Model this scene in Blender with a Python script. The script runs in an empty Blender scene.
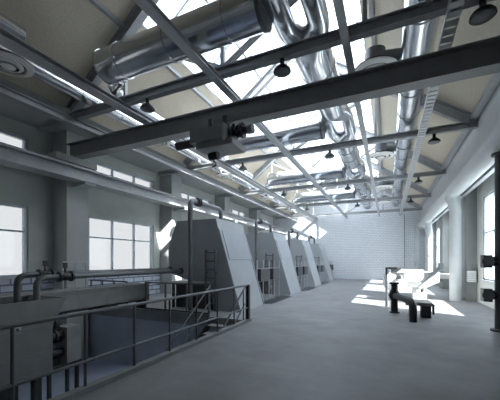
import bpy, math, random
from mathutils import Vector, Matrix
random.seed(4)
scene = bpy.context.scene
COL = scene.collection

# ------------------------------------------------------------------ helpers
class MB:
    """collects shapes in world coordinates and links them as one mesh"""
    def __init__(self):
        self.v = []; self.f = []; self.sm = []
    def add(self, vs, fs, smooth=False):
        n = len(self.v)
        self.v += [Vector(p) for p in vs]
        self.f += [tuple(i + n for i in f) for f in fs]
        self.sm += [smooth] * len(fs)
        return self
    def box(self, x0, x1, y0, y1, z0, z1):
        vs = [(x0,y0,z0),(x1,y0,z0),(x1,y1,z0),(x0,y1,z0),(x0,y0,z1),(x1,y0,z1),(x1,y1,z1),(x0,y1,z1)]
        return self.add(vs, [(3,2,1,0),(4,5,6,7),(0,1,5,4),(1,2,6,5),(2,3,7,6),(3,0,4,7)])
    def extr(self, poly, p0, p1, up=(0,0,1)):
        """a 2D outline (side, up) swept from p0 to p1"""
        p0 = Vector(p0); p1 = Vector(p1); d = (p1 - p0).normalized()
        up = Vector(up)
        if abs(d.dot(up)) > .98: up = Vector((0,1,0))
        s = d.cross(up).normalized(); u = s.cross(d).normalized()
        n = len(poly)
        vs = [p0 + s*a + u*b for a, b in poly] + [p1 + s*a + u*b for a, b in poly]
        fs = [tuple(range(n-1, -1, -1)), tuple(range(n, 2*n))]
        fs += [(i, (i+1) % n, n + (i+1) % n, n + i) for i in range(n)]
        return self.add(vs, fs)
    def bar(self, p0, p1, w, h=None, up=(0,0,1)):
        h = h or w
        return self.extr([(-w/2,-h/2),(w/2,-h/2),(w/2,h/2),(-w/2,h/2)], p0, p1, up)
    def ibeam(self, p0, p1, w, h, t=None, up=(0,0,1)):
        t = t or .12*h; k = .1*w
        return self.extr([(-w/2,-h/2),(w/2,-h/2),(w/2,-h/2+t),(k,-h/2+t),(k,h/2-t),(w/2,h/2-t),(w/2,h/2),
                          (-w/2,h/2),(-w/2,h/2-t),(-k,h/2-t),(-k,-h/2+t),(-w/2,-h/2+t)], p0, p1, up)
    def prism_xz(self, poly, y0, y1):
        n = len(poly)
        vs = [(x,y0,z) for x,z in poly] + [(x,y1,z) for x,z in poly]
        return self.add(vs, [tuple(range(n)), tuple(range(2*n-1, n-1, -1))] + [((i+1)%n, i, n+i, n+(i+1)%n) for i in range(n)])
    def prism_yz(self, poly, x0, x1):
        n = len(poly)
        vs = [(x0,y,z) for y,z in poly] + [(x1,y,z) for y,z in poly]
        return self.add(vs, [tuple(range(n)), tuple(range(2*n-1, n-1, -1))] + [((i+1)%n, i, n+i, n+(i+1)%n) for i in range(n)])
    def tube(self, pts, r, seg=16, caps=True):
        pts = [Vector(p) for p in pts]; n = len(pts)
        rs = r if isinstance(r, (list, tuple)) else [r]*n
        T = []
        for i in range(n):
            a = pts[max(i-1,0)]; b = pts[min(i+1,n-1)]
            if 0 < i < n-1:
                T.append(((pts[i]-a).normalized() + (b-pts[i]).normalized()).normalized())
            else: T.append((b-a).normalized())
        ref = Vector((0,0,1)) if abs(T[0].z) < .9 else Vector((0,1,0))
        N = (ref - T[0]*ref.dot(T[0])).normalized()
        vs = []
        for i in range(n):
            N = (N - T[i]*N.dot(T[i])).normalized(); B = T[i].cross(N)
            for k in range(seg):
                a = 2*math.pi*k/seg
                vs.append(pts[i] + (N*math.cos(a) + B*math.sin(a))*rs[i])
        fs = [(i*seg+k, i*seg+(k+1)%seg, (i+1)*seg+(k+1)%seg, (i+1)*seg+k) for i in range(n-1) for k in range(seg)]
        self.add(vs, fs, True)
        if caps:
            m = len(vs)
            self.add(vs[:seg], [tuple(range(seg-1,-1,-1))]); self.add(vs[m-seg:], [tuple(range(seg))])
        return self
    def lathe(self, prof, c, axis=(0,0,1), seg=24, caps=True):
        """prof: (radius, height along axis)"""
        c = Vector(c); q = Vector((0,0,1)).rotation_difference(Vector(axis).normalized())
        vs = []
        for r, z in prof:
            for k in range(seg):
                a = 2*math.pi*k/seg
                vs.append(c + q @ Vector((r*math.cos(a), r*math.sin(a), z)))
        n = len(prof)
        fs = [(i*seg+k, i*seg+(k+1)%seg, (i+1)*seg+(k+1)%seg, (i+1)*seg+k) for i in range(n-1) for k in range(seg)]
        self.add(vs, fs, True)
        if caps: self.add(vs[:seg], [tuple(range(seg-1,-1,-1))]); self.add(vs[-seg:], [tuple(range(seg))])
        return self
    def build(self, name, mat, parent=None, label=None):
        me = bpy.data.meshes.new(name); o = bpy.data.objects.new(name, me); COL.objects.link(o)
        if parent is None:
            lo = [min(p[i] for p in self.v) for i in range(3)]; hi = [max(p[i] for p in self.v) for i in range(3)]
            org = Vector(((lo[0]+hi[0])/2, (lo[1]+hi[1])/2, lo[2])); o.location = org
        else:
            r = parent
            org = Vector((0,0,0))
            while r is not None: org = org + r.location; r = r.parent
            o.parent = parent
        me.from_pydata([tuple(p - org) for p in self.v], [], self.f)
        me.polygons.foreach_set('use_smooth', self.sm)
        me.materials.append(mat); me.update(); me.set_sharp_from_angle(angle=math.radians(38))
        if label: o['label'] = label
        return o

def tag(o, label, cat, group=None):
    o['label'] = label; o['category'] = cat
    if group: o['group'] = group
    return o
def thing(name, label, cat, loc, group=None):
    o = bpy.data.objects.new(name, None); COL.objects.link(o); o.location = loc; o.empty_display_size = .2
    return tag(o, label, cat, group)
def struct(o):
    o['kind'] = 'structure'; return o
def kids(o): return [c for c in COL.objects if c.parent is o]
def dup(root, loc, label, group=None):
    def rec(o, par):
        c = o.copy(); COL.objects.link(c); c.parent = par
        for ch in kids(o): rec(ch, c)
        return c
    r = rec(root, None); r.location = loc; r['label'] = label
    if group: r['group'] = group
    return r
def arc(c, r, a0, a1, u, v, n=7):
    c = Vector(c); u = Vector(u); v = Vector(v)
    return [c + u*(r*math.cos(a0+(a1-a0)*i/n)) + v*(r*math.sin(a0+(a1-a0)*i/n)) for i in range(n+1)]
def bend(pts, r, n=6):
    """round the corners of a path"""
    pts = [Vector(p) for p in pts]; out = [pts[0]]
    for i in range(1, len(pts)-1):
        a = (pts[i-1]-pts[i]).normalized(); b = (pts[i+1]-pts[i]).normalized()
        for k in range(n+1):
            t = k/n
            p = pts[i] + a*r*(1-t)**2 + b*r*t**2
            out.append(p)
    out.append(pts[-1]); return out

# ------------------------------------------------------------------ materials
def mat(name, col, rough=.6, metal=0., var=.0, scale=3., bump=0., bscale=40., col2=None, spec=.5):
    m = bpy.data.materials.new(name); m.use_nodes = True; nt = m.node_tree; b = nt.nodes['Principled BSDF']
    b.inputs['Roughness'].default_value = rough; b.inputs['Metallic'].default_value = metal
    b.inputs['Specular IOR Level'].default_value = spec
    tc = nt.nodes.new('ShaderNodeTexCoord')
    n = nt.nodes.new('ShaderNodeTexNoise'); n.inputs['Scale'].default_value = scale; n.inputs['Detail'].default_value = 5
    nt.links.new(tc.outputs['Object'], n.inputs['Vector'])
    r = nt.nodes.new('ShaderNodeValToRGB')
    c2 = col2 or tuple(x*(1-var) for x in col); c1 = col if col2 else tuple(min(1, x*(1+var)) for x in col)
    r.color_ramp.elements[0].position = .3; r.color_ramp.elements[1].position = .7
    r.color_ramp.elements[0].color = (*c2, 1); r.color_ramp.elements[1].color = (*c1, 1)
    nt.links.new(n.outputs['Fac'], r.inputs['Fac']); nt.links.new(r.outputs['Color'], b.inputs['Base Color'])
    if bump:
        n2 = nt.nodes.new('ShaderNodeTexNoise'); n2.inputs['Scale'].default_value = bscale; n2.inputs['Detail'].default_value = 3
        nt.links.new(tc.outputs['Object'], n2.inputs['Vector'])
        bp = nt.nodes.new('ShaderNodeBump'); bp.inputs['Strength'].default_value = bump; bp.inputs['Distance'].default_value = .02
        nt.links.new(n2.outputs['Fac'], bp.inputs['Height']); nt.links.new(bp.outputs['Normal'], b.inputs['Normal'])
    return m
def brick_mat(name, c1, c2, mortar, bw, bh, msize, axis, rough=.35, bump=.4):
    m = bpy.data.materials.new(name); m.use_nodes = True; nt = m.node_tree; b = nt.nodes['Principled BSDF']
    b.inputs['Roughness'].default_value = rough
    tc = nt.nodes.new('ShaderNodeTexCoord'); sp = nt.nodes.new('ShaderNodeSeparateXYZ'); cb = nt.nodes.new('ShaderNodeCombineXYZ')
    nt.links.new(tc.outputs['Object'], sp.inputs[0])
    nt.links.new(sp.outputs[axis], cb.inputs['X']); nt.links.new(sp.outputs['Z'], cb.inputs['Y'])
    br = nt.nodes.new('ShaderNodeTexBrick'); br.inputs['Scale'].default_value = 1
    br.inputs['Color1'].default_value = (*c1,1); br.inputs['Color2'].default_value = (*c2,1); br.inputs['Mortar'].default_value = (*mortar,1)
    br.inputs['Brick Width'].default_value = bw; br.inputs['Row Height'].default_value = bh; br.inputs['Mortar Size'].default_value = msize
    nt.links.new(cb.outputs[0], br.inputs['Vector']); nt.links.new(br.outputs['Color'], b.inputs['Base Color'])
    bp = nt.nodes.new('ShaderNodeBump'); bp.inputs['Strength'].default_value = bump; bp.inputs['Distance'].default_value = .01; bp.invert = True
    nt.links.new(br.outputs['Fac'], bp.inputs['Height']); nt.links.new(bp.outputs['Normal'], b.inputs['Normal'])
    return m
def glass_mat(name, tint, gloss=.06, diffuse=0.):
    m = bpy.data.materials.new(name); m.use_nodes = True; nt = m.node_tree; nt.nodes.clear()
    out = nt.nodes.new('ShaderNodeOutputMaterial'); tr = nt.nodes.new('ShaderNodeBsdfTransparent'); tr.inputs[0].default_value = (*tint,1)
    gl = nt.nodes.new('ShaderNodeBsdfGlossy'); gl.inputs['Roughness'].default_value = .05
    mx = nt.nodes.new('ShaderNodeMixShader'); mx.inputs[0].default_value = gloss
    nt.links.new(tr.outputs[0], mx.inputs[1]); nt.links.new(gl.outputs[0], mx.inputs[2])
    last = mx
    if diffuse:
        tl = nt.nodes.new('ShaderNodeBsdfTranslucent'); tl.inputs[0].default_value = (.9,.92,.95,1)
        m2 = nt.nodes.new('ShaderNodeMixShader'); m2.inputs[0].default_value = diffuse
        nt.links.new(mx.outputs[0], m2.inputs[1]); nt.links.new(tl.outputs[0], m2.inputs[2]); last = m2
    nt.links.new(last.outputs[0], out.inputs[0]); return m

M = dict(
    floor=mat('worn_concrete', (.25,.255,.265), .5, var=.16, scale=1.6, bump=.12, bscale=9, spec=.4),
    pit_floor=mat('sky_tinted_pit_floor', (.44,.50,.64), .6, var=.08, scale=1.5),  # blue of the sky light put into the pit floor and wall colours
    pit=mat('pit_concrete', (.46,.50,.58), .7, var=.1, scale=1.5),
    plaster=mat('grey_green_plaster', (.55,.57,.53), .85, var=.07, scale=1.2, bump=.1, bscale=30),
    white_plaster=mat('white_plaster', (.58,.59,.565), .8, var=.04, scale=1.2),
    shaded_pier=mat('shaded_pier_plaster', (.30,.315,.305), .8, var=.05, scale=2),  # darker copy of the pier plaster, shade of the right piers in its colour
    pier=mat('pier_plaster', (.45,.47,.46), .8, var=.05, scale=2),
    roof=mat('beige_roof_board', (.68,.61,.49), .85, scale=22, col2=(.57,.51,.41), bump=.15, bscale=60),
    steel=mat('grey_painted_steel', (.36,.37,.38), .45, .1, var=.1, scale=6),
    light_steel=mat('light_grey_steel', (.50,.52,.53), .45, .2, var=.08, scale=6),
    crane=mat('crane_paint', (.25,.255,.255), .5, .1, var=.08, scale=4),
    dark=mat('dark_painted_steel', (.055,.058,.06), .5, .1, var=.12, scale=8),
    duct=mat('galvanised_sheet', (.72,.74,.77), .2, 1., var=.1, scale=2.5, bump=.08, bscale=5),
    white_duct=mat('white_duct_paint', (.52,.54,.54), .5, 0., var=.04, scale=3),
    machine=mat('blue_grey_machine_paint', (.38,.405,.43), .5, var=.04, scale=2, bump=.03, bscale=20),
    cover=mat('machine_cover_paint', (.34,.365,.40), .5, var=.04, scale=2),
    bin=mat('bin_steel', (.24,.245,.24), .55, .15, var=.12, scale=3),
    tank=mat('dull_grey_steel', (.32,.325,.315), .55, .15, var=.12, scale=3),
    pipe=mat('grey_pipe_paint', (.16,.17,.18), .42, .3, var=.1, scale=7),
    black=mat('black_coated_iron', (.016,.018,.02), .42, .1, var=.2, scale=10),
    white=mat('white_enamel', (.80,.81,.80), .35, var=.03, scale=4),
    disc=mat('diffuser_enamel', (.93,.93,.90), .45, var=.03, scale=4),
    midgrey=mat('mid_grey_paint', (.27,.285,.29), .5, var=.08, scale=5),
    rail=mat('rail_steel', (.13,.14,.145), .45, .4, var=.1, scale=8),
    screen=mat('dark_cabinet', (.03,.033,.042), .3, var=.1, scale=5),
    brick=brick_mat('white_glazed_brick', (.74,.77,.80), (.68,.71,.75), (.50,.53,.57), .32, .16, .02, 'X'),
    dado=brick_mat('white_glazed_block', (.60,.64,.72), (.52,.56,.65), (.16,.18,.24), .62, .24, .03, 'Y'),
    frame=mat('window_frame_paint', (.50,.56,.62), .45, var=.04, scale=5),
    glass=glass_mat('window_glass', (.93,.95,.96), .07), dim_glass=glass_mat('tinted_window_glass', (.415,.405,.395), .02),
    skyglass=glass_mat('roof_glass', (.90,.93,.96), .05, .12),
)

# ------------------------------------------------------------------ the setting
Y0, YF = -5.0, 30.6
XL, XR = -11.3, 3.5
WALLX, PIT_X, PIT_Y = XL, -3.72, 8.0
P = 5.75
b = MB()
b.box(PIT_X, XR+.3, Y0-.3, YF+.3, -.3, 0)
b.box(-11.6, PIT_X, PIT_Y, YF+.3, -.3, 0)
b.box(-11.6, PIT_X, Y0-.3, -4.0, -.3, 0)
struct(b.build('floor', M['floor']))
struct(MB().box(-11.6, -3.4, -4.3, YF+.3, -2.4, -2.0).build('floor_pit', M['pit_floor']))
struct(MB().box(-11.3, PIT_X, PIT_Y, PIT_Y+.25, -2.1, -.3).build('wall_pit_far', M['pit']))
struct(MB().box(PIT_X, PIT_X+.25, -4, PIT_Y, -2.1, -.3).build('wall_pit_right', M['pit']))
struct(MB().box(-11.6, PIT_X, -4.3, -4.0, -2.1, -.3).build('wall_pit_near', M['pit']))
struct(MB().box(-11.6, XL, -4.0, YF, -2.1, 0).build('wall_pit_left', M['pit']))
struct(MB().box(PIT_X-.03, PIT_X+.1, -4, PIT_Y, -.3, .07).build('trim_1', M['midgrey']))
struct(MB().box(-11.3, -5.05, PIT_Y-.03, PIT_Y+.1, -.3, .07).build('trim_2', M['midgrey']))

def holed_wall(x0, x1, ya, yb, za, zb, holes):
    """a wall along Y with rectangular openings (y0,y1,z0,z1)"""
    b = MB()
    yy = sorted({ya, yb} | {h[0] for h in holes} | {h[1] for h in holes})
    for a, c in zip(yy, yy[1:]):
        hs = sorted([h for h in holes if h[0] <= a+1e-6 and h[1] >= c-1e-6], key=lambda h: h[2])
        z = za
        for h in hs:
            if h[2] > z: b.box(x0, x1, a, c, z, h[2])
            z = h[3]
        if z < zb: b.box(x0, x1, a, c, z, zb)
    return b
winL = []; cler = []
for k in range(-2, 4):
    a, c = 8.5+P*k, 12.2+P*k
    if k == -1: c = 6.22
    elif k >= 0: c += .15
    c = min(c, 29.6)
    winL.append((a, c, 1.22, 3.63)); cler.append((a, c, 5.5, 5.98))
o = struct(holed_wall(-11.6, XL, Y0, YF, 0, 6.6, winL+cler).build('wall_left', M['plaster']))
struct(MB().box(XL, XL+.03, Y0, YF, 0, 1.15).build('wall_left_dado', M['dado']))
winR = [(10.7, 15.0, 1.0, 4.35), (16.9, 21.9, 1.0, 4.35), (23.5, 28.0, 1.0, 4.35)]
struct(holed_wall(XR, XR+.3, Y0, YF, 0, 6.41, winR).build('wall_right', M['white_plaster']))
struct(MB().box(-11.6, XR+.3, YF, YF+.3, 0, 11.5).build('wall_far', M['brick']))
struct(MB().box(-11.6, XR+.3, Y0-.3, Y0, 0, 11.5).build('wall_near', M['plaster']))
# upper wall strip over the white duct
struct(MB().box(2.62, 2.78, 8.4, YF, 5.4, 6.4).build('wall_right_upper', M['white_duct']))

wn = 0
def window(x, a, c, z0, z1, nv, zt, inner, glass='glass'):
    """frame, mullions and one pane in a wall along Y"""
    global wn
    wn += 1
    b = MB(); t = .05; d = .08
    b.box(x-d, x+d, a, a+.09, z0, z1).box(x-d, x+d, c-.09, c, z0, z1)
    b.box(x-d, x+d, a, c, z0, z0+.07).box(x-d, x+d, a, c, z1-.07, z1)
    for i in range(1, nv):
        y = a + (c-a)*i/nv; b.box(x-t, x+t, y-.035, y+.035, z0, z1)
    if zt: b.box(x-t, x+t, a, c, zt-.03, zt+.03)
    o = struct(b.build('window_%d' % wn, M['frame']))
    MB().box(x-.008, x+.008, a, c, z0, z1).build('pane', M[glass], o)
    if z1-z0 > 1: MB().box(min(x, x+inner), max(x, x+inner), a-.05, c+.05, z0-.06, z0).build('window_sill', M['light_steel'], o)
for (a, c, z0, z1) in winL: window(-11.42, a, c, z0, z1, 3, 2.76, .2, 'dim_glass')
for (a, c, z0, z1) in cler: window(-11.42, a, c, z0, z1, 3, None, .2, 'dim_glass')
for (a, c, z0, z1) in winR: window(3.62, a, c, z0, z1, 4, 2.9, -.2)

# piers
for k in range(-1, 4):
    struct(MB().box(XL, -10.5, 7.05+P*k, 7.9+P*k, 0 if k > 0 else -2.1, 6.6).build('column', M['pier']))
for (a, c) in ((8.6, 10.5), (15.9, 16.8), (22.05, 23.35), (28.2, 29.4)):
    struct(MB().box(3.1, XR, a, c, 0, 5.9).build('column', M['shaded_pier']))

# roof
RX, HS, EZ, SL = -3.5, 5.5, 6.45, .745
def rz(x): return EZ + SL*HS - (SL*(RX-x) if x < RX else .678*(x-RX))
SKYL, SKYR = 6.0, 8.3
def roof_slab(name, x0, x1, ya, yb, m, t=.14):
    b = MB().prism_xz([(x0, rz(x0)), (x1, rz(x1)), (x1, rz(x1)+t), (x0, rz(x0)+t)], ya, yb)
    return struct(b.build(name, m))
SKL, SKR = -6.35, -.65
roof_slab('ceiling_left', RX-HS, SKL, Y0, YF, M['roof'])
roof_slab('ceiling_right', SKR, 2.62, Y0, YF, M['roof'])
roof_slab('ceiling_left_near', SKL, RX, Y0, SKYL, M['roof'])
roof_slab('ceiling_right_near', RX, SKR, Y0, SKYR, M['roof'])
roof_slab('ceiling_left_end', SKL, RX, 28.2, YF, M['roof'])
roof_slab('ceiling_right_end', RX, SKR, 28.2, YF, M['roof'])
struct(MB().box(-11.6, RX-HS, Y0, YF, EZ, EZ+.14).build('ceiling_left_flat', M['pier']))
struct(MB().box(2.62, XR+.3, Y0, YF, 6.40, 6.54).build('ceiling_right_flat', M['roof']))
SKYE = 28.2
for x0, x1, SKY0 in ((SKL, RX, SKYL), (RX, SKR, SKYR)):
    wn += 1
    b = MB()
    n = 20
    for i in range(n+1):
        y = SKY0 + (SKYE-SKY0)*i/n
        b.bar((x0, y, rz(x0)+.06), (x1, y, rz(x1)+.06), .05, .09)
    for t in (0, .5, 1):
        x = x0+(x1-x0)*t
        b.bar((x, SKY0, rz(x)+.06), (x, SKYE, rz(x)+.06), .07, .1)
    o = struct(b.build('window_%d' % wn, M['frame']))
    MB().prism_xz([(x0, rz(x0)+.07), (x1, rz(x1)+.07), (x1, rz(x1)+.085), (x0, rz(x0)+.085)], SKY0, SKYE).build('pane', M['skyglass'], o)

ORD = ['nearest', 'second nearest', 'third nearest', 'fourth nearest', 'farthest']
# ------------------------------------------------------------------ roof trusses
CZ0, CZ1 = 6.05, 6.27
CZ = (CZ0+CZ1)/2
TY = [6.1+P*k for k in range(5)]
NODEL, NODER = -6.6, -.4
def make_truss(y, label):
    r = thing('roof_truss', label, 'roof truss', (RX, y, CZ0), 'steel roof trusses across the hall')
    MB().ibeam((-10.5, y, CZ), (2.62, y, CZ), .17, .22, .03).build('bottom_chord', M['steel'], r)
    for s in (-1, 1):
        e = RX-5.35 if s < 0 else 2.5
        MB().ibeam((e, y, rz(e)-.2), (RX, y, rz(RX)-.2), .22, .34, .04).build('rafter', M['steel'], r)
        x = RX+s*3.1
        MB().bar((x, y, CZ1), (x, y, rz(x)-.38), .08).build('hanger', M['steel'], r)
        MB().bar((x, y, rz(x)-.4), (RX+s*.06, y, CZ1), .1).build('diagonal', M['steel'], r)
    MB().bar((RX, y, CZ1), (RX, y, rz(RX)-.38), .1).build('king_post', M['steel'], r)
    return r
TW = ['nearest steel roof truss, just in front of the crane girder', 'second steel roof truss, first one behind the crane girder',
      'third steel roof truss counting from the camera', 'fourth steel roof truss, next to last before the brick wall',
      'farthest steel roof truss, close to the white brick wall']
t0 = make_truss(TY[0], TW[0])
for k in range(1, 5): dup(t0, (RX, TY[k], CZ0), TW[k])

# long beams under the chords
def longbeam(name, x, w, h, label, cat, m='steel', z=CZ0, group='long beams under the trusses'):
    return tag(MB().ibeam((x, -3, z-h/2), (x, YF, z-h/2), w, h, .02).build(name, M[m]), label, cat, group)
longbeam('ceiling_beam', -3.62, .19, .12, 'long grey beam under the trusses on the ridge line', 'beam', 'light_steel')
longbeam('ceiling_beam', -.74, .14, .12, 'long light grey beam under the trusses above the right disc diffusers', 'beam', 'light_steel')
longbeam('ceiling_beam', -6.62, .3, .14, 'wide long grey beam under the trusses on the left half', 'beam', 'steel')
longbeam('ceiling_beam', -8.65, .22, .2, 'long dark eaves beam along the left wall under the trusses', 'beam', 'steel')
b = MB()
b.bar((.92, -3, CZ0-.045), (.92, YF, CZ0-.045), .02, .1).bar((1.12, -3, CZ0-.045), (1.12, YF, CZ0-.045), .02, .1)
y = -3
while y < YF: b.box(.92, 1.12, y, y+.15, CZ0-.1, CZ0-.085); y += .22
tag(b.build('ceiling_cable_tray', M['light_steel']), 'perforated light grey cable tray under the trusses, beside the right ducts', 'cable tray')
# roof purlins
for x, w in ((-6.6, 'left roof slope at the edge of the glazing'), (-.4, 'right roof slope at the edge of the glazing')):
    tag(MB().bar((x, Y0, rz(x)-.06), (x, YF, rz(x)-.06), .1, .12).build('roof_purlin', M['steel']), 'long steel purlin under the '+w, 'purlin', 'roof purlins')
tag(MB().ibeam((2.5, 8.4, 6.36), (2.5, YF, 6.36), .2, .1, .02).build('eaves_beam', M['light_steel']), 'light grey eaves beam along the top of the right wall', 'beam')

# ------------------------------------------------------------------ ducts
def rings(b, pts, r, w=.05):
    for p, d in pts:
        p = Vector(p); d = Vector(d).normalized()
        b.tube([p-d*w, p+d*w], r+.018, 24)
def duct(b, pts, R, st, w=.025, k=.018, seg=28, first=.6):
    """a round duct whose sheet carries raised joint rings every st metres on straight runs"""
    pts = [Vector(p) for p in pts]; out = [pts[0]]; rr = [R]
    for i in range(len(pts)-1):
        a, c = pts[i], pts[i+1]; L = (c-a).length; d = (c-a)/L
        t = first
        while L > 1 and t < L-.2:
            for q, r in ((t-w-.004, R), (t-w, R+k), (t+w, R+k), (t+w+.004, R)):
                out.append(a+d*q); rr.append(r)
            t += st
        out.append(c); rr.append(R)
    return b.tube(out, rr, seg)
def seams(y0, y1, st, x, z):
    out = []; y = y0
    while y < y1: out.append(((x, y, z), (0,1,0))); y += st
    return out
MX, MZ, MR = -1.65, 6.76, .44
r = thing('ventilation_duct', 'large shiny main duct running the hall just right of the ridge', 'duct', (MX, 3, MZ-MR))
LO = .34
def ease(t): return t*t*(3-2*t)
def morph(y0, y1, xa, ra, xb, rb, n=8):
    """points and radii sliding the duct sideways from (xa, ra) to (xb, rb)"""
    return [((xa+(xb-xa)*ease(i/n), y0+(y1-y0)*i/n, MZ), ra+(rb-ra)*ease(i/n)) for i in range(n+1)]
run = [((MX+LO, 1.5, MZ), .22)]; legs = []
for k in range(4):
    yw = 6.75+P*k
    if k:
        run += morph(yw-2.6, yw-1.7, MX, MR, MX+LO, .22)
    run += morph(yw-.6, yw+.35, MX+LO, .22, MX, MR)
    for yy in (yw+1.0, yw+2.1):
        run += [((MX, yy+dy, MZ), q) for dy, q in ((-.03, MR), (-.026, MR+.018), (.026, MR+.018), (.03, MR))]
    l = morph(yw-2.5, yw-1.7, MX-.12, .26, MX-LO, .22) if k else [((MX-LO, 1.5, MZ), .22)]
    legs.append(l + morph(yw-.6, yw+.2, MX-LO, .22, MX-.12, .28))
run.append(((MX, 28.5, MZ), MR))
pts = [p for p, q in run]; rr = [q for p, q in run]
for l in legs: MB().tube([p for p, q in l], [q for p, q in l], 24).build('leg_pipe', M['duct'], r)
MB().tube(pts, rr, 28).build('duct_pipe', M['duct'], r)
# branch ducts: across the hall, elbow, joining the main duct
def make_branch(y, label):
    z = 6.62; R = .38
    r = thing('branch_duct', label, 'duct', (-4.3, y, z-R), 'branch ducts across the hall')
    path = [(-6.45, y, z), (-2.2, y, z)]
    duct(MB(), path, R, 1.45, w=.03).build('duct_pipe', M['duct'], r)
    MB().tube([(-2.22, y, z), (-2.14, y, z)], .40, 28).build('end_flange', M['pipe'], r)
    MB().tube([(-6.52, y, z), (-6.44, y, z)], [.34, .40], 28).build('end_cap', M['duct'], r)
    sp = bend([(-6.3, y+.3, z-.12), (-6.86, y+.5, z-.14), (-6.95, y+1.2, z-.16), (-6.95, y+4.1, z-.16)], .3, 5)
    MB().tube(sp, .16, 18).build('outlet_pipe', M['duct'], r)
    return r
BL = ['big shiny branch duct across the hall nearest the camera, top left', 'shiny branch duct across the hall right behind the crane girder',
      'sunlit branch duct across the hall behind the second truss', 'sunlit branch duct across the hall nearest the brick wall']
br = make_branch(5.35, BL[0])
dup(br, Vector(br.location)+Vector((0, -P, 0)), 'shiny outlet duct cut off by the top left corner, nearest of all')
for k in range(1, 4): dup(br, Vector(br.location)+Vector((0, P*k, 0)), BL[k])
# right pair of ducts
RXD, RZD, RRD = .62, 6.72, .34
r = thing('ventilation_duct', 'shiny long duct on the right, beside the cable tray', 'duct', (RXD, 3, RZD-RRD))
duct(MB(), [(RXD, 1.8, RZD), (RXD, 28.5, RZD)], RRD, 1.45).build('duct_pipe', M['duct'], r)
# left duct
LX, LZ, LR = -8.05, 6.56, .19
r = thing('ventilation_duct', 'thin shiny duct along the left eaves feeding the left disc diffusers', 'duct', (LX, 3, LZ-LR))
duct(MB(), [(LX, 1.0, LZ), (LX, 28.5, LZ)], LR, 1.4, seg=20).build('duct_pipe', M['duct'], r)

# disc diffusers
def make_diffuser(x, y, z, R, label, side):
    r = thing('ceiling_diffuser', label, 'air diffuser', (x, y, z), 'disc air diffusers on the %s' % side)
    MB().lathe([(R*.42, -.01), (R*.44, -.02), (R*.58, .01), (R*.60, .03), (R*.56, .04), (R*.42, -.01)], (x, y, z), seg=32, caps=False).build('inner_ring', M['disc'], r)
    MB().lathe([(R*.72, .0), (R*.74, -.01), (R*.98, .02), (R, .04), (R*.98, .055), (R*.72, .0)], (x, y, z), seg=32, caps=False).build('outer_ring', M['disc'], r)
    MB().lathe([(R*.05, -.045), (R*.28, -.03), (R*.30, -.02), (R*.1, .01)], (x, y, z)).build('centre_plate', M['disc'], r)
    MB().lathe([(R*.9, .09), (R*.92, .095), (R*.92, .11), (R*.5, .13)], (x, y, z)).build('backing_plate', M['black'], r)
    b = MB()
    if side == 'left':
        b.tube([(x, y, z+.1), (x, y, LZ-LR+.02)], R*.45, 20)
    else:
        b.tube([(x, y, z+.1), (x, y, z+.55)], .25, 22).tube([(x+.1, y, z+.38), (RXD-.25, y, z+.3)], .14, 16)
    b.build('neck', M['pipe'] if side == 'right' else M['duct'], r)
    return r
DL = ['disc air diffuser at the top left corner, nearest the camera', 'disc air diffuser under the left duct, partly behind the crane girder',
      'sunlit disc air diffuser under the left duct, below the crane hoist', 'left disc air diffuser above the second hopper machine', 'left disc air diffuser closest to the brick wall']
YD = [4.0, 9.0, 14.2, 20.4, 26.2]
d0 = make_diffuser(LX, YD[0], 6.3, .5, DL[0], 'left')
for k in range(1, 5): dup(d0, (LX, YD[k], 6.3), DL[k])
DR = ['white disc air diffuser on the right peeking over the crane girder', 'white disc air diffuser on the right below the second truss',
      'third right disc air diffuser, behind the third truss', 'right disc air diffuser closest to the brick wall']
YR = [8.25, 14.7, 21.0, 26.4]
d0 = make_diffuser(-.3, YR[0], 6.52, .56, DR[0], 'right')
for k in range(1, 4): dup(d0, (-.3, YR[k], 6.42), DR[k])

# big white duct on the right wall with drops
r = thing('white_wall_duct', 'thick pale duct along the right wall on two round drop pipes', 'duct', (2.7, 15.8, 0))
DX, DZ = 2.6, 4.82
MB().tube([(DX, -4.95, DZ), (DX, 30.4, DZ)], .32, 28).build('duct_pipe', M['white_duct'], r)
for yy in (15.8, 25.2):
    MB().tube([(DX+.1, yy, 0), (DX+.1, yy, 3.9), (DX+.05, yy, 4.3), (DX, yy, 4.6)], [.23, .23, .25, .31], 24).build('drop_pipe', M['white_duct'], r)
# right runway rail beam behind the duct
struct(MB().ibeam((3.03, Y0, 4.83), (3.03, YF, 4.83), .14, .45, .03).build('trim_3', M['light_steel']))

# ------------------------------------------------------------------ lamps under the chords
def make_lamp(x, y, label):
    z = CZ0
    r = thing('pendant_lamp', label, 'lamp', (x, y, z-.34), 'unlit bell lamps under the trusses')
    MB().tube([(x, y, z-.14), (x, y, z)], .05, 12).build('stem', M['dark'], r)
    MB().lathe([(.05,-.11),(.07,-.13),(.15,-.19),(.185,-.24),(.19,-.27),(.175,-.28)], (x, y, z), seg=24).build('lamp_shade', M['dark'], r)
    MB().lathe([(.17,-.272),(.165,-.29),(.10,-.31),(.03,-.315)], (x, y, z), seg=24).build('lens', M['rail'], r)
    return r
LPOS = [(-5.8, 'left'), (-2.05, 'middle'), (1.42, 'right')]
l0 = None
for k in range(4):
    for x, w in LPOS:
        if k == 0 and w == 'right': yy = TY[0]
        lab = 'dark bell lamp on the %s of the %s roof truss' % (w, ORD[k])
        if l0 is None: l0 = make_lamp(x, TY[0], lab)
        else: dup(l0, (x, TY[k], CZ0-.34), lab)

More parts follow.
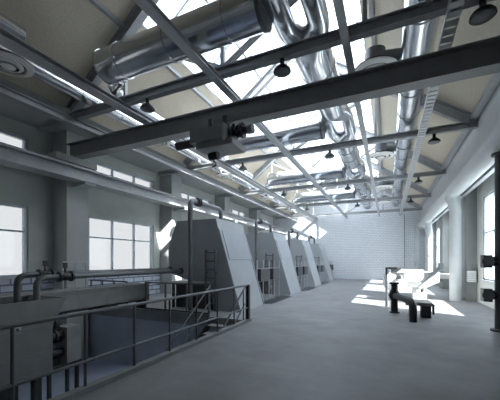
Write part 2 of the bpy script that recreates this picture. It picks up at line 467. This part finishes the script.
# ------------------------------------------------------------------ crane
GY = 7.0
r = thing('overhead_crane', 'dark crane girder spanning the hall on two end trucks', 'crane', (-3.8, GY, 5.05))
b = MB()
b.ibeam((-10.2, GY, 5.59), (2.7, GY, 5.59), .34, .5, .035)
b.build('bridge_girder', M['crane'], r)
MB().box(-10.28, -9.82, GY-.75, GY+.75, 5.12, 5.34).box(-10.2, -9.9, GY-.2, GY+.2, 5.3, 5.4).build('end_truck', M['tank'], r)
MB().box(2.7, 3.0, GY-.7, GY+.7, 5.17, 5.5).build('end_truck', M['tank'], r)
for x in (-10.05, 2.95):
    for yy in (GY-.55, GY+.55):
        MB().lathe([(.1, -.04), (.1, .04)], (x, yy, 5.155), (1,0,0), 18).build('wheel', M['dark'], r)
tag(MB().box(-10.35, -9.75, Y0, YF, 4.98, 5.055).box(-10.2, -9.95, Y0, YF, 4.66, 4.98).box(-10.35, -9.75, Y0, YF, 4.58, 4.66)
    .build('crane_runway', M['steel']), 'long grey crane runway beam along the left wall', 'runway beam')
for k in range(-1, 4):
    struct(MB().prism_xz([(-10.5, 4.44), (-10.5, 4.58), (-9.8, 4.58), (-9.8, 4.5)], 7.25+P*k, 7.7+P*k).build('column_corbel', M['pier']))
# hoist under the girder
h = thing('crane_hoist', 'dark electric hoist hanging under the crane girder', 'hoist', (-4.2, GY, 4.4))
MB().box(-4.75, -3.78, GY-.62, GY-.2, 4.98, 5.3).build('motor_housing', M['crane'], h)
MB().box(-4.6, -3.55, GY-.55, GY+.2, 4.83, 4.98).build('housing', M['crane'], h)
MB().box(-3.78, -3.73, GY-.64, GY-.19, 4.93, 5.34).build('side_plate', M['light_steel'], h)
MB().tube([(-5.3, GY-.42, 5.06), (-4.75, GY-.42, 5.06)], .11, 20).build('motor', M['dark'], h)
b = MB().tube([(-3.73, GY-.3, 5.2), (-3.24, GY-.3, 5.2)], .1, 22)
for i in range(3): b.tube([(-3.66+i*.12, GY-.3, 5.2), (-3.6+i*.12, GY-.3, 5.2)], [.2,.16,.19][i], 22)
b.build('rope_drum', M['dark'], h)
MB().tube([(-3.24, GY-.3, 5.2), (-3.1, GY-.3, 5.2)], .12, 20).build('drum_cap', M['midgrey'], h)
for x in (-4.4, -3.95):
    MB().box(x-.05, x+.05, GY-.23, GY+.23, 5.48, 5.52).box(x-.05, x+.05, GY-.23, GY-.2, 5.22, 5.72).box(x-.05, x+.05, GY+.2, GY+.23, 4.98, 5.72).build('trolley_hanger', M['dark'], h)
for x in (-4.25, -4.18):
    MB().tube([(x, GY-.3, 4.85), (x, GY-.3, 4.66)], .012, 8).build('rope', M['pipe'], h)
MB().tube([(-4.34, GY-.3, 4.68), (-4.09, GY-.3, 4.68)], .1, 18).build('hook_block', M['black'], h)
MB().tube(arc((-4.215, GY-.3, 4.47), .06, math.pi/2, -math.pi*.9, (1,0,0), (0,0,1), 12), .018, 8).tube([(-4.215, GY-.3, 4.6), (-4.215, GY-.3, 4.52)], .016, 8).build('hook', M['black'], h)

h.location += Vector((.1, 0, -.2))
# ------------------------------------------------------------------ hopper machines
MY0 = 9.1
def make_machine(y, label):
    y1 = y+2.15
    r = thing('hopper_machine', label, 'hopper machine', (-5.9, y+1.07, 0), 'sloped grey hopper machines in a row')
    MB().prism_xz([(-4.55,0), (-5.42,2.9), (-5.5,3.25), (-7.2,3.25), (-7.45,2.68), (-7.62,2.2), (-7.58,1.3), (-6.6,1.02), (-5.75,1.02), (-5.6,0)], y, y1).build('hopper_body', M['machine'], r)
    def sl(t, off): # point on the sloping front
        x = -4.55 + t*(-5.42+4.55); z = t*2.9
        return (x+off*.958, z+off*.287)
    a0 = sl(.62, 0); a1 = sl(.985, 0); a2 = sl(.985, .02); a3 = sl(.62, .02)
    MB().prism_xz([a0, a3, a2, a1], y+.22, y1-.06).build('front_cover', M['cover'], r)
    for yy in (y+.01, y1-.07):
        MB().prism_xz([sl(.01,0), sl(.01,.03), sl(1,.03), sl(1,0)], yy, yy+.06).build('edge_strip', M['machine'], r)
    MB().box(-7.1, -5.6, y+.25, y1-.25, 3.25, 3.29).lathe([(.16,0),(.16,.12),(.11,.16),(.05,.17)], (-6.7, y+1.4, 3.29)).build('lid', M['cover'], r)
    MB().box(-7.35, -5.7, y+.12, y1-.12, 0, .88).build('base_tank', M['dark'], r)
    MB().box(-7.5, -5.68, y+.02, y1-.02, .9, 1.0).build('shelf', M['white'], r, 'white shelf over the dark base tank')
    for x in (-7.42, -5.85):
        MB().box(x-.05, x+.05, y+.03, y+.1, 0, .9).build('leg', M['rail'], r)
        MB().box(x-.05, x+.05, y1-.1, y1-.03, 0, .9).build('leg', M['rail'], r)
    b = MB()
    lx0, lx1, ly = -5.86, -5.46, y-.12
    b.tube([(lx0, ly, 0), (lx0, ly, 2.15)], .035, 8).tube([(lx1, ly, 0), (lx1, ly, 2.15)], .035, 8)
    for z in (1.35, 2.1):
        for x in (lx0, lx1): b.box(x-.02, x+.02, ly, y+.01, z-.02, z+.02)
    l = b.build('ladder', M['pipe'], r)
    for i in range(7): MB().tube([(lx0, ly, .25+i*.3), (lx1, ly, .25+i*.3)], .022, 8).build('rung', M['pipe'], l)
    return r
HL = ['sloped grey hopper machine nearest the camera, next to the pit railing', 'second sloped grey hopper machine from the camera',
      'third sloped grey hopper machine from the camera', 'farthest sloped grey hopper machine by the brick wall']
m0 = make_machine(MY0, HL[0])
for k in range(1, 4): dup(m0, Vector(m0.location)+Vector((0, P*k, 0)), HL[k])
# arched pipes over the machines
def make_arch(label):
    r = thing('arch_pipe', label, 'pipe', (-6.24, 8.6, 0), 'pipes arching onto the hopper machines')
    MB().tube(bend([(-6.24, 8.6, 0), (-6.24, 8.6, 3.87), (-6.24, 10.7, 3.87), (-6.24, 10.7, 3.29)], .22, 6), .085, 16).build('pipe_run', M['pipe'], r)
    for yy in (9.0, 9.12):
        MB().tube([(-6.24, yy, 3.87), (-6.24, yy+.05, 3.87)], .15, 18).build('flange', M['dark'], r)
    MB().lathe([(.17,0),(.17,.03),(.1,.05)], (-6.24, 8.6, 0)).build('foot_flange', M['dark'], r)
    MB().lathe([(.17,0),(.17,.03),(.1,.05)], (-6.24, 10.7, 3.29)).build('end_flange', M['dark'], r)
    return r
AL = ['tall grey pipe arching onto the nearest hopper machine', 'grey pipe arching onto the second hopper machine',
      'grey pipe arching onto the third hopper machine', 'grey pipe arching onto the farthest hopper machine']
a0 = make_arch(AL[0])
for k in range(1, 4): dup(a0, (-6.24, 8.6+P*k, 0), AL[k])
# control frames between machines
def make_frame(y0, y1, label):
    x = -5.0
    r = thing('control_frame', label, 'control frame', (x, (y0+y1)/2, 0), 'railed frames holding dark control boxes')
    n = 5
    for i in range(n):
        y = y0+(y1-y0)*i/(n-1); MB().box(x-.022, x+.022, y-.022, y+.022, 0, 1.78).build('post', M['light_steel'], r)
    for z in (.86, 1.42): MB().box(x-.05, x-.01, y0, y1, z-.02, z+.02).build('cross_rail', M['midgrey'], r)
    L = y1-y0
    for u0, u1 in ((.04, .42), (.56, .88)):
        MB().box(x-.05, x+.14, y0+L*u0, y0+L*u1, .88, 1.40).build('control_box', M['screen'], r)
    return r
FL = ['railed frame with two black control boxes between the first and second hopper machines',
      'railed frame with two black control boxes between the second and third hopper machines',
      'railed frame with two black control boxes between the third and fourth hopper machines']
f0 = make_frame(11.55, 14.4, FL[0])
for k in (1, 2): dup(f0, Vector(f0.location)+Vector((0, P*k, 0)), FL[k])
make_frame(28.8, 30.3, 'small railed frame with two dark boxes against the brick wall')

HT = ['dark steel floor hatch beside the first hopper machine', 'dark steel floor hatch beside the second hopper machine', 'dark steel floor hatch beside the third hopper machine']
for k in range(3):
    b = MB().box(-4.92, -4.3, 11.5+P*k, 14.3+P*k, 0, .015)  # thin dark plate laid over the floor between the machines
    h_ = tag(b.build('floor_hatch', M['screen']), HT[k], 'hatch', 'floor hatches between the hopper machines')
    MB().box(-4.65, -4.57, 11.7+P*k, 11.9+P*k, .015, .03).build('raised_tab', M['rail'], h_)
# ------------------------------------------------------------------ pit railing
RXL = -3.70
r = thing('pit_railing', 'grey handrail with posts along the right edge of the pit', 'railing', (RXL, 4, 0))
py = [7.9-.86*i for i in range(10)]
for i, y in enumerate(py):
    if i == 0: MB().box(RXL-.05, RXL+.05, y-.05, y+.05, .07, 1.06).build('post', M['dark'], r, 'thick dark end post')
    else: MB().tube([(RXL, y, .07), (RXL, y, 1.05)], .02, 10).build('post', M['rail'], r)
MB().tube([(RXL, -.2, 1.05), (RXL, 7.9, 1.05)], .028, 12).build('handrail', M['pipe'], r)
MB().tube([(RXL, -.2, .40), (RXL, 7.9, .40)], .022, 10).build('middle_rail', M['pipe'], r)
def cross_rail(x0, x1, n, label):
    r = thing('pit_railing', label, 'railing', ((x0+x1)/2, PIT_Y+.03, .07), 'railings along the far edge of the pit')
    y = PIT_Y+.03
    for i in range(n+1):
        x = x0+(x1-x0)*i/n; MB().box(x-.022, x+.022, y-.022, y+.022, .07, 1.0).build('post', M['rail'], r)
    for z in (1.0, .1):
        MB().box(x0-.022, x1+.022, y-.025, y+.025, z-.025, z+.025).build('rail_bar', M['rail'], r)
cross_rail(-7.72, -5.1, 3, 'dark railing panel across the far pit edge, beside the stair')
cross_rail(-10.5, -8.62, 3, 'dark railing panel across the far pit edge, left of the trough')
# stair down into the pit
r = thing('pit_stair', 'steel stair descending into the pit beside the railing', 'stair', (-4.4, 6.5, -2.1))
n = 11; y1, run = 7.95, .27
for i in range(1, n):
    z = -.191*i; y = y1-run*i
    MB().box(-4.96, -3.84, y, y+run+.02, z-.04, z).build('tread', M['midgrey'], r)
for x in (-5.0, -3.8):
    MB().bar((x, y1-.02, -.12), (x, y1-run*n, -2.0), .05, .24).build('stringer', M['dark'], r)
    MB().tube([(x, y1-.05, .98), (x, y1-run*n, -1.15)], .024, 10).build('handrail', M['rail'], r)
    MB().tube([(x, y1-.05, .50), (x, y1-run*n, -1.62)], .018, 8).build('middle_rail', M['rail'], r)
    for t in (.03, .36, .68, .98):
        y = y1-.05-(run*n-.05)*t; zz = .98-2.13*t
        MB().tube([(x, y, zz), (x, y, zz-1.05)], .02, 8).build('post', M['rail'], r)

# ------------------------------------------------------------------ trough, bin, drive
r = thing('long_trough', 'long dull grey trough across the pit behind the railing', 'trough', (-8.4, 5.9, -2.1))
b = MB()
x0, x1, ya, yb = -8.55, -8.0, 3.6, 8.5
b.box(x0, x1, ya, yb, .33, .38).box(x0, x0+.04, ya, yb, .33, .92).box(x1-.04, x1, ya, yb, .33, .92).box(x0, x1, yb-.04, yb, .33, .92)
b.box(x0, x1, ya, ya+.04, .33, .92)
b.build('trough_body', M['tank'], r)
b = MB().box(x1-.06, x1+.03, ya, yb, .89, .94).box(x0-.03, x0+.06, ya, yb, .89, .94); b.build('rim', M['tank'], r)
for yy in (4.15,):
    for x in (x0+.08, x1-.08): MB().box(x-.05, x+.05, yy-.05, yy+.05, -2.0, .33).build('leg', M['dark'], r)
MB().box(x0+.1, x1-.1, 8.3, 8.45, 0, .33).build('saddle', M['dark'], r)
MB().box(x0+.04, x1-.04, ya+.04, yb-.04, .38, .7).build('water', M['screen'], r)

r = thing('collecting_bin', 'large grey steel bin on legs in the pit, bottom left', 'bin', (-7.6, 2.2, -2.1))
bx0, bx1 = -8.0+.05, -6.6
prof = [(.3,-.63),(4.12,-.63),(4.12,.38),(4.44,.93),(.3,.93)]
b = MB()
b.prism_yz(prof, bx1-.05, bx1).prism_yz(prof, bx0, bx0+.05)
b.box(bx0+.05, bx1-.05, .3, 4.12, -.63, -.58).box(bx0+.05, bx1-.05, .3, .35, -.58, .93).box(bx0+.05, bx1-.05, 4.07, 4.12, -.58, .38)
b.prism_yz([(4.08,.36),(4.12,.36),(4.44,.93),(4.38,.93)], bx0+.05, bx1-.05)
b.build('bin_body', M['bin'], r)
MB().box(bx0+.05, bx1-.05, .35, 4.02, .45, .5).build('bin_shade', M['screen'], r)  # shade inside the open bin, added as a dark sheet
b = MB().box(bx1-.02, bx1+.02, .3, 4.12, .34, .39).box(bx1-.02, bx1+.015, .3, 4.12, -.2, -.17).box(bx1-.02, bx1+.02, .3, 4.12, -.63, -.57)
b.build('stiffener', M['bin'], r)
for yy in (.6, 2.2, 3.3, 3.85):
    for x in (bx1-.12, bx0+.12): MB().box(x-.07, x+.07, yy-.07, yy+.07, -2.0, -.63).build('leg', M['dark'], r)
MB().box(bx0+.12, bx1-.1, 3.0, 3.1, -1.5, -1.35).build('brace', M['dark'], r)
b = MB().box(bx1, bx1+.012, 3.36, 3.5, .33, .48); b.build('plate', M['white_duct'], r, 'small pale square plate')
MB().lathe([(.025,0),(.025,.01)], (bx1+.012, 3.43, .405), (1,0,0), 12).build('plate_hole', M['dark'], [o for o in kids(r) if o.name.startswith('plate')][0])

r = thing('drive_motor', 'dark geared drive motor on a stand behind the grey bin', 'motor', (-7.05, 4.6, -2.1))
MB().box(-7.3, -6.87, 4.62, 4.98, -.66, .18).build('gearbox', M['tank'], r)
b = MB().tube([(-7.1, 4.18, -.02), (-7.1, 4.64, -.02)], .13, 18)
for i in range(4): b.tube([(-7.1, 4.24+i*.1, -.02), (-7.1, 4.28+i*.1, -.02)], .155, 18)
b.build('motor_body', M['black'], r)
MB().tube([(-7.05, 4.18, -.4), (-7.05, 4.64, -.4)], .1, 16).box(-7.2, -6.92, 4.2, 4.5, -.66, -.5).build('pump_body', M['black'], r)
MB().lathe([(.16,0),(.16,.08),(.1,.1)], (-7.1, 4.42, .3), (0,1,0)).box(-7.14, -7.06, 4.44, 4.52, .1, .3).build('hand_wheel', M['dark'], r)
MB().box(-7.35, -6.85, 4.16, 5.0, -.74, -.66).build('base_plate', M['dark'], r)
for yy in (4.24, 4.9):
    for x in (-7.28, -6.92): MB().box(x-.035, x+.035, yy-.035, yy+.035, -2.0, -.74).build('leg', M['dark'], r)

def valve_pipe(x, y, z, yv, ye, label):
    r = thing('valve_pipe', label, 'pipe', (x, y, .2), 'elbow pipes rising from the grey bin')
    MB().tube(bend([(x, y, .5), (x, y, z), (x, ye, z)], .22, 6), .068, 16).build('pipe_run', M['pipe'], r)
    for yy in (yv-.16, yv+.13): MB().tube([(x, yy, z), (x, yy+.04, z)], .125, 18).build('flange', M['dark'], r)
    MB().lathe([(.09,-.09),(.1,0),(.09,.09)], (x, yv, z), (0,1,0), 16).tube([(x, yv, z), (x, yv, z+.3)], .025, 10).box(x-.03, x+.03, yv-.04, yv+.04, z+.2, z+.33).build('valve', M['black'], r)
    MB().tube([(x, ye-.06, z), (x, ye, z)], .11, 18).build('flange', M['dark'], r)
valve_pipe(-7.5, 3.9, 1.43, 4.5, 9.08, 'left of two elbow pipes with a black valve rising from the bin')
valve_pipe(-7.0, 4.02, 1.38, 4.66, 9.08, 'right of two elbow pipes with a black valve rising from the bin')

# walkway by the pier
r = thing('walkway_platform', 'small railed platform in front of the nearest left pier', 'platform', (-10.2, 7.4, .7))
MB().box(-10.5, -9.9, 6.5, 7.45, .7, .78).prism_xz([(-10.5,.3),(-10.5,.7),(-9.95,.7)], 7.1, 7.16).build('deck', M['midgrey'], r)
for yy in (6.55, 7.0, 7.4):
    MB().box(-9.97, -9.93, yy-.02, yy+.02, .78, 1.72).build('post', M['light_steel'], r)
for z in (1.72, 1.3): MB().box(-9.97, -9.93, 6.55, 7.4, z-.02, z+.02).build('rail_bar', M['light_steel'], r)

# ------------------------------------------------------------------ right-hand equipment
r = thing('floor_pipe', 'black elbow pipe with a bottle shaped valve standing on the floor', 'pipe', (.4, 10.6, 0))
VX, VY = .2, 11.3
MB().tube(bend([(VX+.02, VY-.1, .58), (.66, 9.78, .58), (.66, 9.78, 0)], .28, 7), .1, 18).build('elbow_pipe', M['black'], r)
MB().lathe([(.16,0),(.16,.03),(.11,.05),(.105,.4),(.15,.48),(.19,.58),(.15,.68),(.105,.78),(.105,.95),(.16,.98),(.16,1.02)], (VX, VY, 0)).build('valve_body', M['black'], r)
r = thing('pump_unit', 'black motor box under a grey slab top behind the elbow pipe', 'pump', (1.1, 10.9, 0))
MB().box(.93, 1.2, 10.6, 11.05, .03, .36).build('motor_box', M['black'], r)
b = MB()
for i in range(5): b.box(.95+i*.052, .97+i*.052, 10.585, 10.6, .07, .33)
b.build('cooling_fin', M['dark'], r)
MB().prism_xz([(.5,.37),(1.28,.37),(1.28,.42),(1.2,.47),(.55,.47)], 10.55, 11.5).build('slab_top', M['midgrey'], r)
for x in (.62, .72): MB().box(x, x+.06, 11.2, 11.26, 0, .37).build('leg', M['white'], r)
MB().box(1.22, 1.28, 10.58, 10.64, .12, .37).build('bracket', M['dark'], r)
MB().box(.93, 1.2, 10.6, 11.05, 0, .03).build('foot', M['dark'], r)

r = thing('floor_post', 'thin white post with a dark head left of the bottle shaped valve', 'post', (-.05, 12.4, 0))
MB().lathe([(.1,0),(.1,.02),(.05,.04),(.045,1.2),(.055,1.25)], (-.05, 12.4, 0)).build('post_shaft', M['white'], r)
MB().box(-.09, -.01, 12.34, 12.46, 1.25, 1.52).build('switch_head', M['dark'], r)

r = thing('feed_hopper', 'white tapered hopper on a pedestal with a slanting screw chute', 'hopper', (1.2, 14.5, 0))
def frust(b, x0,x1,y0,y1,z0, X0,X1,YA,YB,z1):
    b.add([(x0,y0,z0),(x1,y0,z0),(x1,y1,z0),(x0,y1,z0),(X0,YA,z1),(X1,YA,z1),(X1,YB,z1),(X0,YB,z1)],
          [(3,2,1,0),(4,5,6,7),(0,1,5,4),(1,2,6,5),(2,3,7,6),(3,0,4,7)])
b = MB(); frust(b, .95, 1.45, 14.2, 14.9, .66, .62, 1.85, 13.95, 15.2, .9); b.box(.62, 1.85, 13.95, 15.2, .9, 1.26)
b.build('hopper_body', M['white'], r)
MB().box(.6, 1.87, 13.93, 15.22, 1.25, 1.29).build('rim', M['white_duct'], r)
MB().box(.95, 1.45, 14.25, 14.9, .08, .66).box(.85, 1.6, 14.15, 15.0, 0, .08).build('pedestal', M['white'], r)
MB().box(1.1, 1.3, 14.2, 14.25, .46, .58).build('switch', M['black'], r)
MB().tube([(1.12, 13.8, .64), (1.86, 13.85, 1.5)], .075, 16).build('screw_chute', M['midgrey'], r)
MB().box(1.78, 1.96, 13.72, 13.95, 1.44, 1.68).build('chute_motor', M['midgrey'], r)
MB().box(1.05, 1.19, 13.72, 13.9, 0, .6).build('chute_foot', M['white'], r)

r = thing('press_table', 'white framed press with a dark flat top behind the bottle shaped valve', 'press', (.6, 16.5, 0))
b = MB().box(.15, 1.5, 15.7, 17.2, 1.18, 1.36); b.build('press_top', M['midgrey'], r)
MB().box(.0, .55, 15.6, 16.1, 1.36, 1.46).build('top_box', M['dark'], r)
MB().box(.3, .62, 15.75, 16.1, .9, 1.18).tube([(.45,15.72,1.0),(.45,15.5,1.0)], .1, 16).build('press_motor', M['midgrey'], r)
MB().box(.2, 1.45, 15.8, 17.1, .55, .68).build('shelf', M['white'], r)
for x in (.22, 1.4):
    for y in (15.8, 17.1): MB().box(x-.05, x+.05, y-.05, y+.05, 0, 1.18).build('leg', M['white'], r)
b = MB(); frust(b, .5, 1.1, 16, 16.8, .68, .35, 1.3, 15.9, 17, 1.0); b.build('press_body', M['white'], r)

r = thing('dosing_tank', 'white drum on legs right behind the thin white post', 'tank', (-.0, 14.6, 0))
MB().lathe([(.05,.5),(.2,.58),(.26,.7),(.26,1.1),(.22,1.16),(.08,1.18)], (.05, 14.5, 0)).build('drum', M['white'], r)
for a in (0, 2.1, 4.2):
    x = .05+.2*math.cos(a); y = 14.5+.2*math.sin(a); MB().tube([(x,y,0),(x,y,.7)], .03, 10).build('leg', M['white_duct'], r)
MB().tube([(.05,14.5,1.18),(.05,14.5,1.35)], .05, 12).build('mixer_motor', M['midgrey'], r)

r = thing('wall_bench', 'white bench on slanted brackets against the right wall', 'bench', (2.9, 17.4, .3))
MB().box(1.95, 3.1, 16.9, 17.9, .9, 1.08).box(1.93, 3.1, 16.88, 17.92, 1.08, 1.11).build('bench_top', M['white'], r)
for y in (17.0, 17.4, 17.8):
    MB().prism_xz([(3.1,.3),(3.1,.9),(2.1,.9)], y-.03, y+.03).build('bracket', M['midgrey'], r)
r = thing('wall_heater', 'white box heater fixed to the right pier behind the drop pipe', 'heater', (3.27, 15.78, .85))
MB().box(3.12, 3.42, 15.65, 15.9, .85, 1.32).build('heater_body', M['white'], r)
b = MB()
for i in range(5): b.box(3.14, 3.40, 15.635, 15.65, .9+i*.08, .93+i*.08)
b.build('grille', M['white_duct'], r)

r = thing('valve_riser', 'dark riser pipe at the right edge with two black valves', 'pipe', (2.56, 9.4, 0))
RX_, RY_ = 2.56, 9.4
MB().lathe([(.22,0),(.22,.04),(.13,.06),(.13,4.36),(.2,4.38),(.2,4.44)], (RX_, RY_, 0)).build('riser', M['dark'], r)
for z in (1.74, .9):
    v = MB().tube([(RX_-.1, RY_, z), (RX_-.24, RY_-.05, z)], .12, 18).build('valve', M['black'], r)
    MB().box(RX_-.40, RX_-.22, RY_-.2, RY_+.1, z-.16, z+.16).build('actuator', M['black'], v)
    MB().lathe([(.13,0),(.13,.02),(.08,.03)], (RX_-.31, RY_-.2, z), (0,-1,0), 18).build('dial', M['pipe'], v)

# conduit on the far wall
tag(MB().tube([(1.35, YF-.03, 0), (1.35, YF-.03, 6.0)], .03, 8).build('wall_conduit', M['midgrey']), 'thin grey conduit running up the right end of the brick wall', 'conduit')
r = thing('steel_stanchion', 'dark steel stanchion in the right far corner', 'stanchion', (2.3, 28.9, 0))
MB().ibeam((2.2, 28.9, 0), (2.2, 28.9, 4.6), .3, .3, .04).build('shaft', M['midgrey'], r)
MB().box(2.0, 2.4, 28.7, 29.1, 0, .04).build('base_plate', M['midgrey'], r)
MB().box(1.85, 2.05, 28.75, 29.0, 1.75, 2.15).build('switch_box', M['midgrey'], r)

# ------------------------------------------------------------------ light
w = bpy.data.worlds.new('sky'); scene.world = w; w.use_nodes = True
bg = w.node_tree.nodes['Background']; bg.inputs['Color'].default_value = (.84,.92,1.0,1); bg.inputs['Strength'].default_value = 2.0
sun = bpy.data.lights.new('sun', 'SUN'); sun.energy = 15; sun.angle = math.radians(.6); sun.color = (1,.97,.92)
so = bpy.data.objects.new('sun', sun); COL.objects.link(so)
so.rotation_euler = Vector((-1.2,.6,-1)).to_track_quat('-Z','Y').to_euler()

# ------------------------------------------------------------------ camera
cam = bpy.data.cameras.new('camera'); co = bpy.data.objects.new('camera', cam); COL.objects.link(co)
co.location = (0, 0, 1.75); co.rotation_euler = (math.radians(90), 0, math.atan(138/300))
cam.sensor_fit = 'HORIZONTAL'; cam.sensor_width = 36; cam.lens = 300/500*36; cam.shift_y = 61/500; cam.clip_start = .05
scene.camera = co
vs = scene.view_settings; vs.view_transform = 'Standard'; vs.look = 'None'; vs.exposure = 1.42; vs.gamma = 1; vs.use_curve_mapping = False
